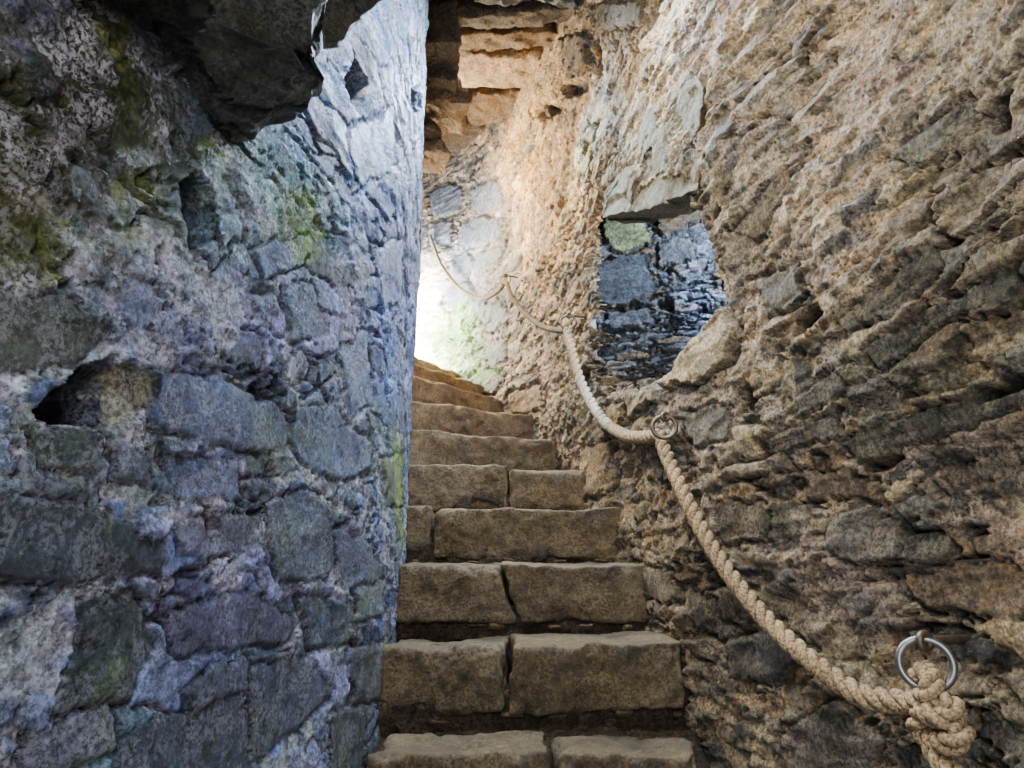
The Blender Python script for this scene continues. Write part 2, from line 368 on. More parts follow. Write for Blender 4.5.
left_cfg = dict(seed=11, cw=.27, ch=.11, small=.4, relief=.008, big=.025, mid=.0045, fine=.007, plaster=.97, wb=.006, p=7., joint_w=.085, facet=.012, fw=.14, fh=.065, jdeep=.5, jstr=.65, gain=1.45, frot=-.12, pA=.36, pB=.28, chip=.55,
    palette=[(78, 94, 140), (104, 120, 162), (56, 66, 92), (126, 132, 174), (82, 106, 126), (68, 73, 96)],  # stone blues hold part of the cool light
    mortar=(186, 176, 208), mortar2=(168, 176, 178), joint=(36, 30, 28),
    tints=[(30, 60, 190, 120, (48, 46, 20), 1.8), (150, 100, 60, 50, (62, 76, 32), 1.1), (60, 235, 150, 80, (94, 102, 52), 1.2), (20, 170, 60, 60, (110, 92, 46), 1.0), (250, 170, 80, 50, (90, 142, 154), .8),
           (210, 150, 35, 35, (100, 134, 40), 1.0), (300, 220, 40, 70, (100, 146, 66), .8), (392, 460, 14, 80, (124, 150, 60), .9), (345, 120, 60, 120, (104, 148, 212), .9),  # blue tints put the cool daylight near the opening into the colour
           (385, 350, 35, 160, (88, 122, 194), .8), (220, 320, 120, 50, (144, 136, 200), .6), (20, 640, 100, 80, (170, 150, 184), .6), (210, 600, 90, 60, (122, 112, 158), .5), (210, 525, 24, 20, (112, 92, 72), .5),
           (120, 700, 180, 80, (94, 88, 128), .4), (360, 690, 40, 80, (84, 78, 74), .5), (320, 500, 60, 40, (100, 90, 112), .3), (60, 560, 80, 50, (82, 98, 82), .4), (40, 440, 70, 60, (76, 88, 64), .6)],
    moss=[(215, 150, 24, 18, (92, 118, 42)), (300, 225, 18, 44, (106, 134, 68)), (40, 250, 44, 32, (98, 102, 52)), (90, 40, 44, 34, (78, 76, 36)), (398, 480, 6, 60, (116, 138, 60)), (130, 190, 30, 20, (84, 92, 46))],
    stones=[([(140, 372), (160, 366), (185, 375), (235, 385), (280, 405), (292, 430), (285, 448), (240, 452), (195, 440), (150, 425)], (78, 92, 128), .008),
            ([(-20, 500), (60, 498), (160, 540), (158, 575), (110, 582), (-20, 580)], (42, 48, 58), .008),
            ([(295, 408), (330, 402), (345, 430), (372, 445), (365, 475), (330, 480), (300, 465), (290, 440)], (82, 102, 138), .008),
            ([(268, 505), (300, 488), (328, 500), (332, 560), (325, 580), (280, 580), (268, 550)], (90, 102, 124), .008),
            ([(22, 428), (85, 425), (105, 450), (95, 475), (40, 470)], (42, 50, 44), .006),
            ([(255, 665), (305, 655), (330, 690), (300, 730), (250, 765)], (66, 74, 98), .008),
            ([(120, 740), (245, 680), (250, 780), (110, 780)], (58, 64, 82), .008),
            ([(75, 600), (130, 590), (155, 640), (130, 700), (50, 720), (78, 650)], (50, 60, 62), .006),
            ([(278, 290), (310, 283), (322, 330), (290, 345)], (84, 104, 130), .006),
            ([(330, 530), (365, 540), (385, 570), (370, 600), (335, 580)], (78, 90, 116), .008),
            ([(353, 588), (385, 580), (382, 615), (354, 622)], (90, 106, 118), .008),
            ([(165, 606), (250, 592), (300, 618), (290, 640), (175, 655)], (94, 92, 126), .006),
            ([(-10, 290), (50, 290), (110, 330), (70, 366), (-10, 370)], (50, 54, 36), .006),
            ([(300, 600), (345, 595), (350, 640), (310, 650)], (68, 80, 106), .008),
            ([(335, 350), (362, 330), (372, 400), (345, 420)], (94, 114, 152), .006),
            ([(348, 650), (385, 640), (380, 700), (350, 710)], (68, 74, 86), .008),
            ([(330, 712), (366, 704), (362, 780), (326, 780)], (58, 62, 72), .008),
            ([(160, 455), (235, 462), (245, 500), (180, 500)], (92, 104, 142), .006),
            ([(370, 250), (398, 240), (402, 300), (378, 310)], (98, 124, 172), .006),
            ([(345, 130), (385, 110), (392, 165), (352, 190)], (82, 118, 172), .006),
            ([(250, 250), (300, 235), (305, 262), (262, 280)], (76, 102, 144), .006),
            ([(212, 215), (238, 207), (242, 240), (216, 250)], (84, 112, 126), .008), ([(110, 440), (150, 448), (152, 486), (112, 482)], (96, 98, 118), .006),
            ([(175, 520), (260, 512), (262, 545), (220, 560), (178, 552)], (90, 90, 112), .006), ([(20, 745), (110, 700), (118, 745), (60, 775), (20, 775)], (96, 94, 116), .006),
            ([(222, 660), (250, 655), (246, 690), (190, 712), (180, 690)], (84, 90, 114), .008),
            ([(380, 462), (402, 455), (404, 505), (385, 508)], (86, 98, 72), .008)],
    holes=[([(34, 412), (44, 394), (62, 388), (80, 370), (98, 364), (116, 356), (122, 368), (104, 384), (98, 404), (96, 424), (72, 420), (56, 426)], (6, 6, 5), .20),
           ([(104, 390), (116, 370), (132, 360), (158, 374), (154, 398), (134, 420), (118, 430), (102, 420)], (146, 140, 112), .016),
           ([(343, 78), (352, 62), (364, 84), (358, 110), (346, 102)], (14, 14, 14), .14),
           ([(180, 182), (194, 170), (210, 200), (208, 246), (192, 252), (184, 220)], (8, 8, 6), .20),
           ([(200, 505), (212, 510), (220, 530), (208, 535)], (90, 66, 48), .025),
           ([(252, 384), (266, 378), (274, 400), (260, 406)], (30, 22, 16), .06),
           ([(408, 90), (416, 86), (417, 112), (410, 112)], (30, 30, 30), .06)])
right_cfg = dict(seed=37, cw=.21, ch=.066, small=.4, relief=.024, big=.06, mid=.009, fine=.008, plaster=.95, wb=-.008, p=4., joint_w=.09, facet=.034, fw=.18, fh=.040, frot=-.14, gain=1.25, jdeep=1.1, pA=.42, pB=.34, chip=1.0,
    palette=[(144, 132, 106), (108, 110, 100), (174, 158, 124), (82, 86, 84), (136, 122, 102), (60, 64, 64), (156, 144, 120), (114, 94, 70)],
    mortar=(194, 170, 130), mortar2=(186, 164, 144), joint=(32, 26, 20),
    tints=[(880, 90, 200, 130, (182, 160, 138), .4), (780, 60, 50, 60, (118, 110, 88), .5), (960, 140, 70, 60, (100, 104, 94), .6), (540, 180, 60, 130, (210, 160, 86), 1.1), (640, 60, 70, 70, (182, 144, 88), .8), (590, 320, 30, 60, (176, 142, 92), .7), (470, 260, 46, 90, (120, 132, 152), .8),  # ochre and grey-blue tints paint the lit wall near the daylight
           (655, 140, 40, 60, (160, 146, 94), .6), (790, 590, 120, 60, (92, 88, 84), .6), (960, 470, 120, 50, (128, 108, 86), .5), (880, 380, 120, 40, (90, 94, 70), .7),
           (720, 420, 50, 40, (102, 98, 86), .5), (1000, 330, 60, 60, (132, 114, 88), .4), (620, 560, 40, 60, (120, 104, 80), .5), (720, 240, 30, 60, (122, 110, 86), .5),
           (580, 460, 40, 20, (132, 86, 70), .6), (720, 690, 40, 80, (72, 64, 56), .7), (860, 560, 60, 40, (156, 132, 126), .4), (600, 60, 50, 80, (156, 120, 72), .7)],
    moss=[(460, 335, 30, 36, (80, 128, 34)), (482, 374, 24, 10, (86, 130, 40)), (590, 150, 10, 40, (140, 120, 64))],
    stones=[([(668, 388), (686, 352), (722, 306), (742, 330), (732, 362), (700, 384)], (184, 168, 134), .045),
            ([(832, 525), (860, 505), (895, 520), (900, 555), (860, 562), (832, 550)], (106, 104, 96), .03),
            ([(728, 472), (790, 453), (800, 468), (740, 483)], (144, 132, 110), .025),
            ([(585, 450), (618, 442), (622, 490), (590, 500)], (156, 134, 100), .02),
            ([(634, 388), (665, 378), (672, 400), (642, 420)], (144, 130, 96), .03),
            ([(690, 415), (735, 405), (742, 440), (700, 445)], (104, 100, 90), .02),
            ([(845, 440), (980, 400), (1040, 380), (1040, 402), (950, 434), (860, 458)], (76, 76, 66), .018),
            ([(850, 325), (900, 290), (960, 250), (965, 264), (920, 312), (862, 338)], (100, 98, 86), .014),
            ([(742, 232), (790, 170), (802, 190), (762, 242)], (126, 114, 92), .015),
            ([(735, 640), (790, 625), (826, 650), (790, 680), (740, 676)], (74, 72, 70), .025),
            ([(900, 575), (1000, 560), (1030, 590), (1022, 620), (920, 612)], (120, 104, 84), .018),
            ([(800, 725), (850, 700), (890, 742), (872, 780), (800, 780)], (126, 118, 108), .025),
            ([(725, 505), (770, 500), (775, 540), (735, 545)], (114, 106, 88), .02),
            ([(640, 562), (680, 570), (690, 600), (652, 600)], (106, 98, 80), .02),
            ([(760, 282), (805, 262), (816, 296), (770, 322)], (94, 94, 84), .022),
            ([(605, 410), (632, 402), (636, 425), (612, 432)], (164, 148, 106), .025),
            ([(700, 590), (728, 600), (730, 640), (704, 630)], (88, 84, 72), .02),
            ([(900, 160), (980, 100), (990, 114), (924, 172)], (96, 98, 90), .012), ([(800, 400), (850, 372), (858, 390), (812, 416)], (86, 86, 76), .018),
            ([(930, 480), (1010, 452), (1016, 470), (940, 496)], (108, 98, 82), .015), ([(880, 350), (960, 306), (1030, 268), (1034, 288), (960, 330), (890, 370)], (88, 90, 78), .014),
            ([(770, 440), (840, 415), (850, 434), (780, 454)], (90, 88, 76), .018), ([(806, 470), (870, 478), (880, 500), (815, 500)], (118, 102, 84), .018),
            ([(430, 194), (450, 184), (466, 190), (462, 212), (436, 220)], (84, 96, 118), .025), ([(471, 190), (496, 178), (504, 200), (486, 216), (474, 210)], (106, 116, 132), .02),
            ([(460, 228), (480, 216), (502, 220), (500, 240), (466, 248)], (76, 90, 112), .025), ([(430, 226), (454, 222), (456, 244), (434, 250)], (100, 110, 128), .02),
            ([(450, 262), (468, 252), (476, 262), (470, 280), (452, 278)], (88, 98, 116), .025), ([(480, 252), (503, 248), (500, 268), (482, 276)], (106, 110, 118), .02), ([(446, 290), (470, 281), (480, 296), (464, 312), (448, 308)], (76, 90, 100), .025),
            ([(482, 308), (502, 300), (510, 322), (490, 336)], (90, 92, 90), .025), ([(488, 342), (508, 340), (508, 360), (490, 368)], (80, 86, 74), .02),
            ([(470, 380), (490, 370), (508, 380), (500, 394), (478, 394)], (102, 102, 98), .03),
            ([(515, 395), (540, 385), (545, 410), (518, 415)], (152, 126, 90), .02),
            ([(600, 6), (648, 0), (652, 22), (604, 34)], (116, 98, 72), .03), ([(566, 40), (592, 34), (596, 66), (570, 74)], (104, 86, 62), .04)],
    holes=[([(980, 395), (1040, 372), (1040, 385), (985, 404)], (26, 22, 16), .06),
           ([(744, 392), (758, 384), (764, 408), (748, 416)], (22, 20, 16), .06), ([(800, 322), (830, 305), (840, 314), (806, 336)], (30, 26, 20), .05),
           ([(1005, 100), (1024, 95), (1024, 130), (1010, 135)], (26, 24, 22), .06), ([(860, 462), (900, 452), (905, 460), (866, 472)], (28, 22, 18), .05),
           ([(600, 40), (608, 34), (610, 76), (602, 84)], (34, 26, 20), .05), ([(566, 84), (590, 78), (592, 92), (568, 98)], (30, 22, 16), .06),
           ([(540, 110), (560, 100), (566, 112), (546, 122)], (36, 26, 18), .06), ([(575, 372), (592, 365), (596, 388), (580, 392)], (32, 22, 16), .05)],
    cut=[(590, 210), (614, 198), (640, 198), (664, 188), (694, 186), (704, 215), (712, 240), (716, 260), (724, 300), (710, 322), (694, 340), (684, 368), (666, 378), (650, 392), (624, 396), (598, 406), (592, 330)])
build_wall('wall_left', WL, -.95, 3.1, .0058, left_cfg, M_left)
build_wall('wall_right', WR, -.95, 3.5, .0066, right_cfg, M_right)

WN = Wall([(.395, 3.12), (.5, 3.10), (.8, 3.02), (1.2, 2.85)], 1)
niche_cfg = dict(seed=78, cw=.13, ch=.030, small=.4, relief=.04, big=.03, mid=.008, fine=.002, plaster=.1, p=3., facet=.035, fw=.09, fh=.022, frot=.22, pA=.1, pB=.1, gain=1.0, jdeep=.9,
    palette=[(58, 64, 72), (80, 86, 96), (44, 48, 54), (92, 94, 96), (104, 90, 66), (66, 72, 82), (84, 74, 58)], mortar=(52, 52, 54), joint=(12, 12, 12),
    tints=[(705, 300, 22, 60, (112, 126, 160), .7), (600, 385, 30, 15, (140, 118, 86), .6)],  # bluish tint paints the wet highlight into the slate
    stones=[([(600, 212), (640, 204), (650, 246), (626, 256), (608, 250)], (104, 112, 82), .045), ([(594, 264), (640, 258), (656, 288), (648, 306), (596, 308)], (50, 56, 68), .05),
            ([(655, 215), (700, 205), (705, 225), (660, 240)], (88, 76, 60), .04), ([(604, 314), (650, 312), (654, 330), (606, 332)], (60, 66, 76), .045), ([(656, 246), (690, 240), (696, 262), (662, 270)], (72, 76, 84), .04)],
    holes=[([(656, 302), (676, 302), (674, 314), (658, 312)], (10, 10, 12), .04)])
build_wall('wall_niche', WN, .45, 1.85, .0045, niche_cfg, M_niche)

def sheet(name, xs, ys, zf, amp, mat, seed):
    X, Y = np.meshgrid(xs, ys); Z = zf(Y) + amp * fbm(X * 6, Y * 6, seed, 5)
    return tag(grid_mesh(name, X, Y, Z, None, mat), kind='structure')
sheet('floor', np.linspace(-1.8, 1.4, 200), np.linspace(-.6, 5.8, 400), lambda y: -.226 + (y - 2.09) / .36 * .2 - .27, .03, M_dirt, 5)
sheet('ceiling', np.linspace(-1.9, 1.5, 160), np.linspace(-.7, 5.9, 300), lambda y: np.minimum(2.25 + .42 * (y - .8), 3.4), .07, M_grey, 15)

# ---------------------------------------------------------------- rough blocks
def rough_block(name, c8, mat, parent=None, seed=0, rnd=.02, amp=.01, step=.02, origin=None, chip=0.):
    """c8: 8 corners, order x-,y-,z- ; x+,y-,z- ; x-,y+,z- ; x+,y+,z- ; the same for z+"""
    c8 = [Vector(c) for c in c8]
    lx = (c8[1] - c8[0]).length; ly = (c8[2] - c8[0]).length; lz = (c8[4] - c8[0]).length
    dims = (lx, ly, lz); cen = sum(c8, Vector()) / 8
    nn = [max(3, min(80, int(d / step))) for d in dims]
    verts = {}; vl = []; faces = []
    s_ = Vector((seed * 3.1, seed * 1.7, seed * .9))
    def vid(i, j, k):
        key = (i, j, k)
        if key not in verts:
            verts[key] = len(vl)
            p0 = [(-.5 + a / n) * d for a, n, d in zip(key, nn, dims)]
            wv = Vector(p0) + s_
            r = rnd * (1 + 1.4 * max(0, mn.noise(wv * 9)) + chip * (max(0, mn.noise(wv * 5 + Vector((7, 3, 1)))) * 4 + max(0, mn.noise(wv * 16) - .15) * 4))
            r = min(r, min(dims) * .45)
            q = [max(-(d / 2 - r), min(d / 2 - r, x)) for x, d in zip(p0, dims)]
            dv = Vector([a - b for a, b in zip(p0, q)])
            if dv.length > 1e-9: dv = dv.normalized() * min(r, dv.length)
            p = [a + b for a, b in zip(q, dv)]
            t = [x / d + .5 for x, d in zip(p, dims)]
            w = Vector((0, 0, 0))
            for kk in range(8):
                f = (t[0] if kk & 1 else 1 - t[0]) * (t[1] if kk & 2 else 1 - t[1]) * (t[2] if kk & 4 else 1 - t[2])
                w += c8[kk] * f
            dd, pts = mn.voronoi(w * 11 + s_)
            fc = (mn.cell(pts[0] * 7.3)) - .5
            w += mn.noise_vector(w * 5 + s_) * amp * 1.2 + mn.noise_vector(w * 17 + s_) * amp * .5 + mn.noise_vector(w * 45 + s_) * amp * .3 + (w - cen).normalized() * fc * amp * .6
            vl.append(w)
        return verts[key]
    a, b, c = nn
    for i in range(a):
        for j in range(b):
            faces.append((vid(i, j, 0), vid(i, j + 1, 0), vid(i + 1, j + 1, 0), vid(i + 1, j, 0)))
            faces.append((vid(i, j, c), vid(i + 1, j, c), vid(i + 1, j + 1, c), vid(i, j + 1, c)))
    for i in range(a):
        for k in range(c):
            faces.append((vid(i, 0, k), vid(i + 1, 0, k), vid(i + 1, 0, k + 1), vid(i, 0, k + 1)))
            faces.append((vid(i, b, k), vid(i, b, k + 1), vid(i + 1, b, k + 1), vid(i + 1, b, k)))
    for j in range(b):
        for k in range(c):
            faces.append((vid(0, j, k), vid(0, j, k + 1), vid(0, j + 1, k + 1), vid(0, j + 1, k)))
            faces.append((vid(a, j, k), vid(a, j + 1, k), vid(a, j + 1, k + 1), vid(a, j, k + 1)))
    if origin is not None: vl = [v - Vector(origin) for v in vl]
    o = mkobj(name, vl, faces, mat, parent)
    if origin is not None and parent is None: o.location = origin
    return o

def zY(u, v, z):
    x, y, zz = raydir(u, v); k = z / zz; return Vector((x * k, y * k, z))
STEPS = [
    (1.84, (368, 752), (706, 750), [(368, 550), (554, 706)], 'lowest stone step in view, two tan blocks cut off by the bottom edge', .20),
    (2.09, (385, 645), (686, 638), [(385, 508), (511, 684)], 'second stone step from the bottom, wide riser of two brown blocks', .30),
    (2.40, (401, 562), (655, 565), [(401, 500), (502, 655)], 'third stone step from the bottom, two blocks with a diagonal crack between them', .30),
    (2.68, (404, 507), (628, 508), [(404, 430), (432, 628)], 'fourth stone step from the bottom, one long block with a small stone at its left', .30),
    (2.96, (407, 463), (588, 466), [(407, 508), (509, 588)], 'fifth stone step from the bottom, greyish left block and brown right block', .35),
]
UP = [(.590, (409, 427), (566, 440), 'sixth stone step from the bottom, single slab level with the lower rope ring'),
      (.785, (411, 399), (548, 418), 'seventh stone step from the bottom, golden brown slab at the start of the left turn'),
      (.985, (412, 375), (520, 403), 'eighth stone step from the bottom, narrow winding slab lit golden'),
      (1.18, (413, 362), (492, 386), 'ninth stone step from the bottom, thin worn slab beside the mossy wall foot'),
      (1.37, (414, 354), (462, 373), 'topmost visible stone step below the bright daylight')]
def block_between(A, B, h, depth, name, parent, seed, drop=0, mat=M_step, org=None, rnd=.006, skew=.02, jit=1., tilt=0., lean=0., amp=.0098):
    A = Vector(A); B = Vector(B)
    d = (B - A); d.z = 0; d.normalize(); nb = Vector((-d.y, d.x, 0)) * depth
    z0 = Vector((0, 0, -h)); dz = Vector((0, 0, -drop)); inn = Vector((0, skew, 0)); tx = Vector((tilt, 0, 0))
    rj = lambda a: Vector((random.uniform(-a, a), random.uniform(-a, a), random.uniform(-a, a) * .7)) * jit
    c = [A + z0 + inn + rj(.008) + tx, B + z0 + inn + rj(.008) + Vector((lean, 0, 0)), A + nb + z0 + tx, B + nb + z0 + Vector((lean, 0, 0)), A + dz + rj(.012), B + dz + rj(.012), A + nb + dz, B + nb + dz]
    return rough_block(name, c, mat, parent, seed, rnd, amp, .0088, org, chip=2.8)
GS = 'stone steps of the winding stair'
for k, (Y, l, r, sp, lab, dep) in enumerate(STEPS):
    L = at(l[0], l[1], Y); R = at(r[0], r[1], Y)
    e = empty('stone_step', (L + R) / 2 - Vector((0, 0, .2))); tag(e, lab, 'step', GS)
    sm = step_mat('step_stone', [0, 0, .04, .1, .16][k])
    for j, (a, b) in enumerate(sp):
        pa = L.lerp(R, (a - l[0]) / (r[0] - l[0])); pb = L.lerp(R, (b - l[0]) / (r[0] - l[0]))
        if j == 0 and k > 0: pa.x -= .02
        if j == len(sp) - 1 and k > 1: pb.x += .03
        if k == 3 and j == 0: pa.y += .03; pb.y += .03
        tl = .07 if (k == 2 and j == 1) else 0.; ln = .06 if (k == 2 and j == 0) else 0.
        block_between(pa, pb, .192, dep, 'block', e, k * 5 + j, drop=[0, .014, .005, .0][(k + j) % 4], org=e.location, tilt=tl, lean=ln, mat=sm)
    pa = L + Vector((-.05, .020, -.14)); pb = R + Vector((.05, .020, -.14))
    block_between(pa, pb, .13, .25, 'rubble_bed', e, k + 60, mat=M_dirt, org=e.location, jit=2., amp=.024)
    if k < 4:
        for j in range(6):                               # small packing stones wedged in the joint
            t = (j + random.uniform(.1, .9)) / 6; q = L.lerp(R, t) + Vector((0, .012, -.186 - random.uniform(0, .012))); w_ = random.uniform(.012, .035)
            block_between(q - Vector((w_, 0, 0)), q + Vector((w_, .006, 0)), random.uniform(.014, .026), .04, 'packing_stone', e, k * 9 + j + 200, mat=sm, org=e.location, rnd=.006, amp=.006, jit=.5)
for k, (z, l, r, lab) in enumerate(UP):
    L = zY(*l, z); R = zY(*r, z); d = (R - L).normalized()
    L2 = L - d * (.05 + .12 * k); R2 = R + d * .06
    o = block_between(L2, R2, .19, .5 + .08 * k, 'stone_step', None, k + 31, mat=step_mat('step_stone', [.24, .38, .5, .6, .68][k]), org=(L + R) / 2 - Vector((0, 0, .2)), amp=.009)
    tag(o, lab, 'step', GS)

# ---------------------------------------------------------------- ceiling lintels
def lintel(u0, u1, vf, vb, Z, th, mat, label, seed, rnd=.008, amp=.026, tilt=0., skew=0, sk2=0):
    a = zY(u0, vf + skew, Z + tilt); b = zY(u1, vf - skew, Z); c = zY(u0, vb + skew + sk2, Z + .03 + tilt); d = zY(u1, vb - skew - sk2, Z + .03)
    up = Vector((0, 0, th))
    org = (a + b + c + d) / 4
    o = rough_block('lintel_slab', [a, b, c, d, a + up, b + up, c + up, d + up], mat, None, seed, rnd, amp, .016, org, chip=2.4)
    tag(o, label, 'slab', 'lintel slabs roofing the stair'); return o
lintel(400, 640, -34, 6, 2.60, .3, M_dark, 'dark lintel slab at the top edge over the stair, nearest of the roof slabs', 1, tilt=.03, skew=-3)
lintel(430, 640, 10, 28, 2.70, .22, M_grey, 'brown grey roof slab second from the top edge', 2, tilt=-.04, skew=4, sk2=-3, amp=.018)
lintel(446, 625, 33, 50, 2.82, .16, M_brown, 'thin broken roof slab just before the pale tan lintel', 7, tilt=.03, skew=-3, sk2=3)
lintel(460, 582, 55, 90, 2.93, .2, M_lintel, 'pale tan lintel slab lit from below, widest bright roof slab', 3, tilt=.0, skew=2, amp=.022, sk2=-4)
lintel(464, 574, 94, 122, 3.04, .2, M_brown, 'orange brown roof slab just beyond the pale tan lintel', 4, tilt=-.05, skew=5, sk2=3, amp=.028)
lintel(430, 556, 128, 158, 3.18, .2, M_brown, 'rough brown roof slab farthest back above the bright opening', 5, tilt=.06, skew=-8, amp=.032)
CB = [(426, 462, -4, 40, 3.0, M_grey, 'tall brown corbel stone at the top edge between inner wall and roof slabs'),
      (428, 458, 48, 78, 3.15, M_grey, 'thick brown corbel stone beside the pale lintel'),
      (424, 470, 86, 98, 3.3, M_brown, 'long thin corbel slab reaching under the pale lintel'),
      (424, 444, 104, 128, 3.35, M_grey, 'small brown corbel stone beside the orange brown roof slab'),
      (428, 456, 136, 150, 3.45, M_brown, 'thin flat corbel stone directly above the bright opening')]
for k, (u0, u1, v0, v1, Y, mt, lab) in enumerate(CB):
    a = at(u0 - 14, v1 + random.uniform(-4, 8), Y) ; b = at(u1, v1 - random.uniform(-4, 8), Y - random.uniform(0, .1)); h = at(u0, v0, Y).z - a.z
    bk = Vector((-.05, .3, 0)); up = Vector((0, 0, h)); up2 = Vector((random.uniform(-.08, .02), 0, h * random.uniform(.7, 1.0)))
    org = (a + b) / 2
    o = rough_block('corbel_stone', [a, b, a + bk, b + bk, a + up, b + up2, a + bk + up, b + bk + up2], mt, None, k + 80, .006, .022, .012, org, chip=2.5)
    tag(o, lab, 'stone', 'corbel stones beside the roof slabs')
CR = [(562, 604, 44, 62, 3.35, 'flat brown stone jutting from the outer wall right of the pale lintel'),
      (548, 590, 98, 112, 3.55, 'thin stone jutting from the outer wall right of the orange roof slab')]
for k, (u0, u1, v0, v1, Y, lab) in enumerate(CR):
    a = at(u0, v1, Y); b = at(u1 + 20, v1 + 3, Y - .05); h = at(u0, v0, Y).z - a.z; bk = Vector((.04, .3, 0)); up = Vector((0, 0, h))
    org = (a + b) / 2
    o = rough_block('corbel_stone', [a, b, a + bk, b + bk, a + up, b + up, a + bk + up, b + bk + up], M_grey, None, k + 95, .008, .03, .013, org, chip=2.)
    tag(o, lab, 'stone', 'corbel stones beside the roof slabs')

# ---------------------------------------------------------------- overhanging slabs
def prism(name, pts, shift, mat, seed, amp, label, el=.011, fr=8, cat='stone', jag=0.):
    bm = bmesh.new(); org = sum(pts, Vector()) / len(pts)
    vs = [bm.verts.new(p - org) for p in pts]; f = bm.faces.new(vs)
    r = bmesh.ops.extrude_face_region(bm, geom=[f])
    for v in [g for g in r['geom'] if isinstance(g, bmesh.types.BMVert)]: v.co = (v.co * .9) + Vector(shift)
    bmesh.ops.recalc_face_normals(bm, faces=bm.faces)
    bmesh.ops.triangulate(bm, faces=bm.faces)
    for _ in range(6):
        es = [e for e in bm.edges if e.calc_length() > el]
        if not es: break
        bmesh.ops.subdivide_edges(bm, edges=es, cuts=1)
        bmesh.ops.triangulate(bm, faces=bm.faces)
    s_ = Vector((seed, seed * 2, 0))
    for v in bm.verts:
        w = v.co + org
        wd = w + mn.noise_vector(w * 9 + s_) * .03
        q = Vector((wd.x, wd.y, wd.z * 1.5)) * fr + s_
        dd, pv = mn.voronoi(q)
        h_ = mn.cell(pv[0] * 5.1) - .5; t1 = mn.cell(pv[0] * 3.3 + Vector((5, 1, 2))) - .5; t2 = mn.cell(pv[0] * 2.3 + Vector((1, 9, 4))) - .5
        dl = q - pv[0]
        v.co += mn.noise_vector(w * 4 + s_) * amp + mn.noise_vector(w * 20 + s_) * amp * .35 + Vector((0, -1, -.2)) * (h_ * amp * .9 + (dl.x * t1 + dl.z * h_) * amp * 1.3) + mn.noise_vector(w * 55 + s_) * amp * .12
        v.co += Vector((t2, 0, t1)) * jag + mn.noise_vector(w * 13 + s_ * 2) * jag * .6
    me = bpy.data.meshes.new(name); bm.to_mesh(me); bm.free()
    me.polygons.foreach_set('use_smooth', [True] * len(me.polygons)); me.materials.append(mat)
    o = bpy.data.objects.new(name, me); o.location = org; COL.objects.link(o); tag(o, label, cat); return o
pp = [(-40, -90, .70), (20, -10, .78), (60, 6, .85), (85, 10, .90), (104, 36, .94), (126, 46, .98), (140, 70, 1.01), (168, 78, 1.05), (176, 96, 1.07), (198, 108, 1.09), (222, 136, 1.11), (238, 124, 1.12), (262, 122, 1.11), (276, 104, 1.09), (300, 96, 1.08), (304, 72, 1.07), (318, 58, 1.04), (318, 34, 1.01), (328, 10, 1.0), (334, -90, .86)]
prism('overhanging_slab', [at(u, v, Y) for u, v, Y in pp], (-.05, .13, .05), M_dark, 4, .020, 'large dark slate slab jutting from the left wall at the top edge', fr=8, jag=.014)
pp = [(322, -60, 1.25), (326, 20, 1.29), (333, 42, 1.32), (350, 40, 1.33), (356, 28, 1.33), (370, 14, 1.33), (390, -4, 1.32), (400, -60, 1.28)]
prism('overhanging_slab', [at(u, v, Y) for u, v, Y in pp], (-.05, .09, .05), M_dark, 9, .015, 'smaller dark slate wedge hanging right of the large overhanging slab', fr=8, jag=.008)
pp = [(600, 214, 2.60), (606, 196, 2.58), (616, 182, 2.54), (624, 154, 2.42), (640, 132, 2.26), (652, 104, 2.10), (672, 84, 1.98), (690, 68, 1.88), (702, 88, 1.82), (700, 120, 1.82), (706, 150, 1.81), (698, 190, 1.86), (668, 198, 2.04), (640, 208, 2.28)]
prism('sloping_slab', [at(u, v, Y) for u, v, Y in pp], (.16, .14, .02), M_olive, 14, .015, 'rough olive tan slab sloping over the top of the dark niche', fr=5, cat='slab', jag=.012)

# ---------------------------------------------------------------- rope handrail
def rope_mesh(name, pts, parent, org, rad=.0112, off=.0112, pitch=.105, strands=3, mat=M_rope, alt=None, altmat=None):
    c = catmull(pts, 16); L = length(c); S = np.arange(0, L, .005); c = resample(c, S)
    T = np.gradient(c, axis=0); T /= np.linalg.norm(T, axis=1)[:, None] + 1e-9
    vs = []; fs = []; fr = []; mi = []
    nprev = Vector((.3, .2, 1))
    for k in range(len(c)):
        t = Vector(T[k]); nprev = (nprev - t * nprev.dot(t)).normalized(); fr.append((nprev.copy(), t.cross(nprev)))
    if alt:
        k0 = int(np.argmin(np.linalg.norm(c - np.array(alt[0]), axis=1))); k1 = int(np.argmin(np.linalg.norm(c - np.array(alt[1]), axis=1)))
        k0, k1 = min(k0, k1), max(k0, k1)
    NS = 8
    for q in range(strands):
        base = len(vs)
        for k in range(len(c)):
            a = 2 * math.pi * (S[k] / pitch + q / strands)
            n1, b1 = fr[k]; er = n1 * math.cos(a) + b1 * math.sin(a); et = b1 * math.cos(a) - n1 * math.sin(a)
            cc = Vector(c[k]) + er * off
            ta = (Vector(T[k]) + et * (2 * math.pi * off / pitch)).normalized()
            e2 = ta.cross(er).normalized()
            for j in range(NS):
                th = 2 * math.pi * j / NS
                vs.append(cc + (er * math.cos(th) + e2 * math.sin(th)) * rad - org)
        for k in range(len(c) - 1):
            for j in range(NS):
                a_ = base + k * NS + j; b_ = base + k * NS + (j + 1) % NS
                fs.append((a_, b_, b_ + NS, a_ + NS)); mi.append(1 if alt and k0 <= k < k1 else 0)
        fs.append(tuple(base + j for j in range(NS))[::-1]); fs.append(tuple(base + (len(c) - 1) * NS + j for j in range(NS))); mi += [0, 0]
    o = mkobj(name, vs, fs, mat, parent)
    if alt:
        o.data.materials.append(altmat); o.data.polygons.foreach_set('material_index', mi)
    return o
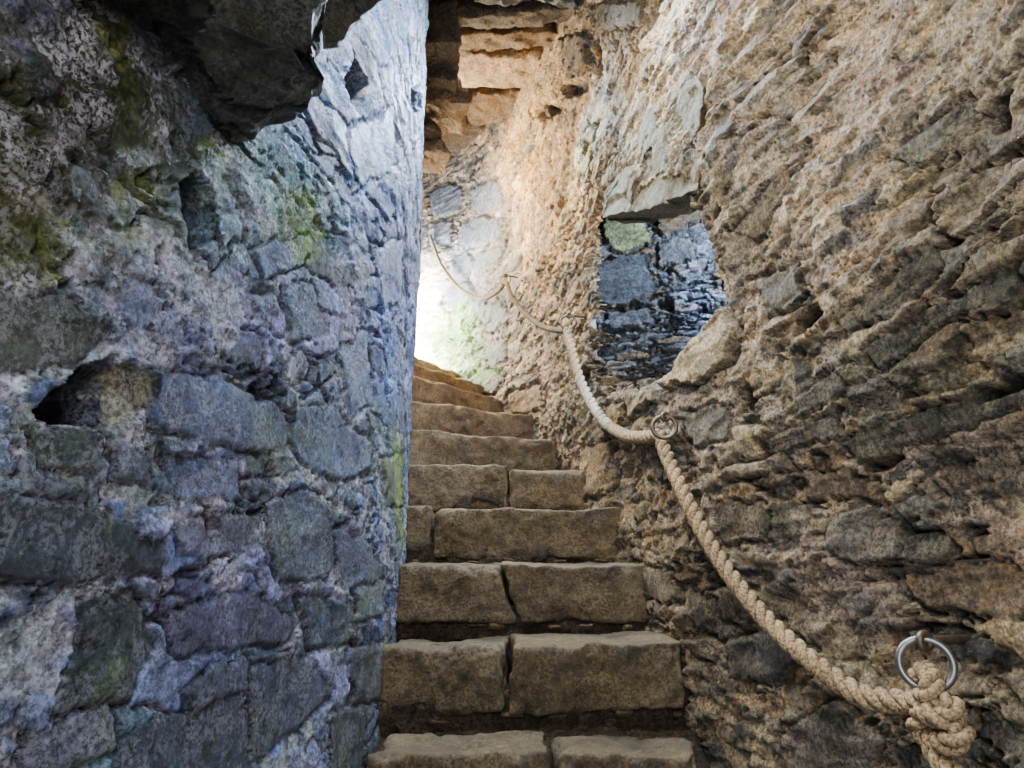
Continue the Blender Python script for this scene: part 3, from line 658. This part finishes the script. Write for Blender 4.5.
def W(u, v, off=.085): return WR.hit(u, v, off)[0]
org = W(925, 690)
rt = empty('rope_handrail', org)
tag(rt, 'thick twisted natural fibre rope sagging along the right wall as a handrail', 'rope')
main = [W(912, 702, .10), W(880, 700, .10), W(850, 690, .10), W(800, 652, .10), W(762, 615, .10), W(728, 573, .10), W(700, 528, .10), W(678, 482, .09), W(664, 450, .08),
        W(660, 436, .07), W(648, 437, .07), W(628, 436, .08), W(608, 425, .08), W(592, 405, .08), W(580, 380, .09), W(572, 352, .09), W(567, 330, .08)]
ro = rope_mesh('rope', main, rt, org, alt=(W(610, 427, .08), W(579, 377, .09)), altmat=M_rope3)  # alt stretch has cool light painted into the rope colour
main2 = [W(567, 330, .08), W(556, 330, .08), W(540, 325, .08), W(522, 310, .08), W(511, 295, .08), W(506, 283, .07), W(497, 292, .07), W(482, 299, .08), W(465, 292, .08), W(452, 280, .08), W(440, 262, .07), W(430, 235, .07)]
uo = rope_mesh('rope', main2, rt, org, rad=.0078, off=.0078, pitch=.09, mat=M_rope2)  # upper length dulled to offset the strong far light
kn = []
for (u, v, o_) in [(905, 704, .10), (916, 702, .12), (927, 696, .13), (932, 682, .12), (926, 672, .08), (918, 678, .06), (918, 692, .09), (922, 706, .12), (932, 716, .14), (950, 718, .13), (952, 706, .12), (938, 702, .12),
                   (924, 712, .13), (918, 728, .12), (930, 740, .12), (950, 744, .14), (962, 734, .13), (950, 728, .11), (936, 738, .12), (936, 756, .13), (955, 776, .14), (985, 790, .13)]:
    kn.append(W(u, v, o_))
ko = rope_mesh('knot', kn, rt, org, pitch=.085, rad=.0098, off=.0098); tag(ko, 'bulky knot tied through the steel ring')

def ring(u, v, off, R, r, mat, label, tilt):
    c, n = WR.hit(u, v, off)
    e = empty('wall_ring', c); tag(e, label, 'ring', 'iron rings holding the rope')
    def torus(name, R, r, cen, axis, mat, parent):
        ax = axis.normalized(); a = ax.orthogonal().normalized(); b = ax.cross(a); vs = []; fs = []; NA, NB = 48, 12
        for i in range(NA):
            t = 2 * math.pi * i / NA; d = a * math.cos(t) + b * math.sin(t)
            for j in range(NB):
                p = 2 * math.pi * j / NB; vs.append(cen + d * (R + r * math.cos(p)) + ax * r * math.sin(p))
        for i in range(NA):
            for j in range(NB):
                fs.append((i * NB + j, ((i + 1) % NA) * NB + j, ((i + 1) % NA) * NB + (j + 1) % NB, i * NB + (j + 1) % NB))
        return mkobj(name, vs, fs, mat, parent)
    torus('ring', R, r, Vector((0, 0, 0)), Vector(tilt), mat, e)
    top = Vector((0, 0, R * .9)) - n * .005
    torus('eye', R * .3, r * 1.0, top, Vector((-n.y, n.x, .0)) , M_iron, e)
    vs = []; fs = []; a = Vector((0, 0, 1)); b = n.cross(a)
    for k in range(2):
        for j in range(10):
            t = 2 * math.pi * j / 10; vs.append(top - n * (R * .3 + k * (off + .06)) + (a * math.cos(t) + b * math.sin(t)) * r * 1.2)
    for j in range(10): fs.append((j, (j + 1) % 10, 10 + (j + 1) % 10, 10 + j))
    mkobj('shank', vs, fs, M_iron, e)
    return e
ring(925, 664, .085, .041, .0066, M_steel, 'steel ring at the lower right with the rope knotted through it', (-.5, -1, .25))
ring(664, 427, .105, .034, .0062, M_iron, 'dark iron ring below the niche where the rope changes direction', (-.2, -1, .2))
ring(568, 322, .07, .035, .005, M_iron, 'small iron ring on the wall left of the niche', (-.2, -1, .2))
ring(505, 280, .07, .035, .005, M_iron, 'small iron ring at the far bend near the daylight', (-.2, -1, .2))

# ---------------------------------------------------------------- camera, world, lights
cam = bpy.data.cameras.new('camera'); co = bpy.data.objects.new('camera', cam); COL.objects.link(co)
cam.sensor_width = 36; cam.lens = F / 1024 * 36; cam.clip_start = .02
co.rotation_euler = (math.radians(90) + P, 0, 0); bpy.context.scene.camera = co
w = bpy.data.worlds.new('world'); bpy.context.scene.world = w; w.use_nodes = True
w.node_tree.nodes['Background'].inputs[0].default_value = (.84, .9, 1, 1); w.node_tree.nodes['Background'].inputs[1].default_value = 1.15
def area(name, loc, tgt, size, e, c, sy=None):
    l = bpy.data.lights.new(name, 'AREA'); l.energy = e; l.color = c; l.size = size
    if sy: l.shape = 'RECTANGLE'; l.size_y = sy
    o = bpy.data.objects.new(name, l); o.location = loc
    o.rotation_euler = (Vector(tgt) - Vector(loc)).to_track_quat('-Z', 'Y').to_euler(); COL.objects.link(o); return o
area('daylight_far', (-.93, 5.22, 1.76), (-.70, 5.36, 1.74), .12, 250, (.98, .99, 1), .9)
area('daylight_wide', (-1.1, 4.8, 1.9), (-.4, 5.1, 1.9), .4, 34, (.88, .94, 1), .8)
area('daylight_far_down', (-.9, 4.3, 2.5), (.2, 3.7, 1.6), .5, 130, (1, .83, .56))
area('fill_ceiling', (-.35, 3.9, 1.75), (-.05, 3.5, 3.0), .3, 12, (1, .84, .58))  # added warm fill under the roof slabs, no real source there
area('cool_fill_left', (.3, 2.0, 2.0), (-.55, 1.3, -.1), .2, 43, (.67, .8, 1))  # added cool fill inside the passage, brightens the left wall
area('sky_left_far', (-.0, 3.0, 2.2), (-.45, 2.2, .6), .25, 48, (.58, .79, 1))
area('warm_right', (-.25, 1.3, 1.85), (.8, 1.6, .1), .2, 38, (1, .91, .78))  # added warm fill aimed at the right wall
area('fill_behind', (0, -.7, .8), (0, 3, .2), .7, 25, (1, .97, .94))  # added fill lamp at the camera's back, unseen
area('niche_daylight', (1.0, 2.5, 1.45), (.6, 3.05, .95), .2, 32, (.74, .87, 1))
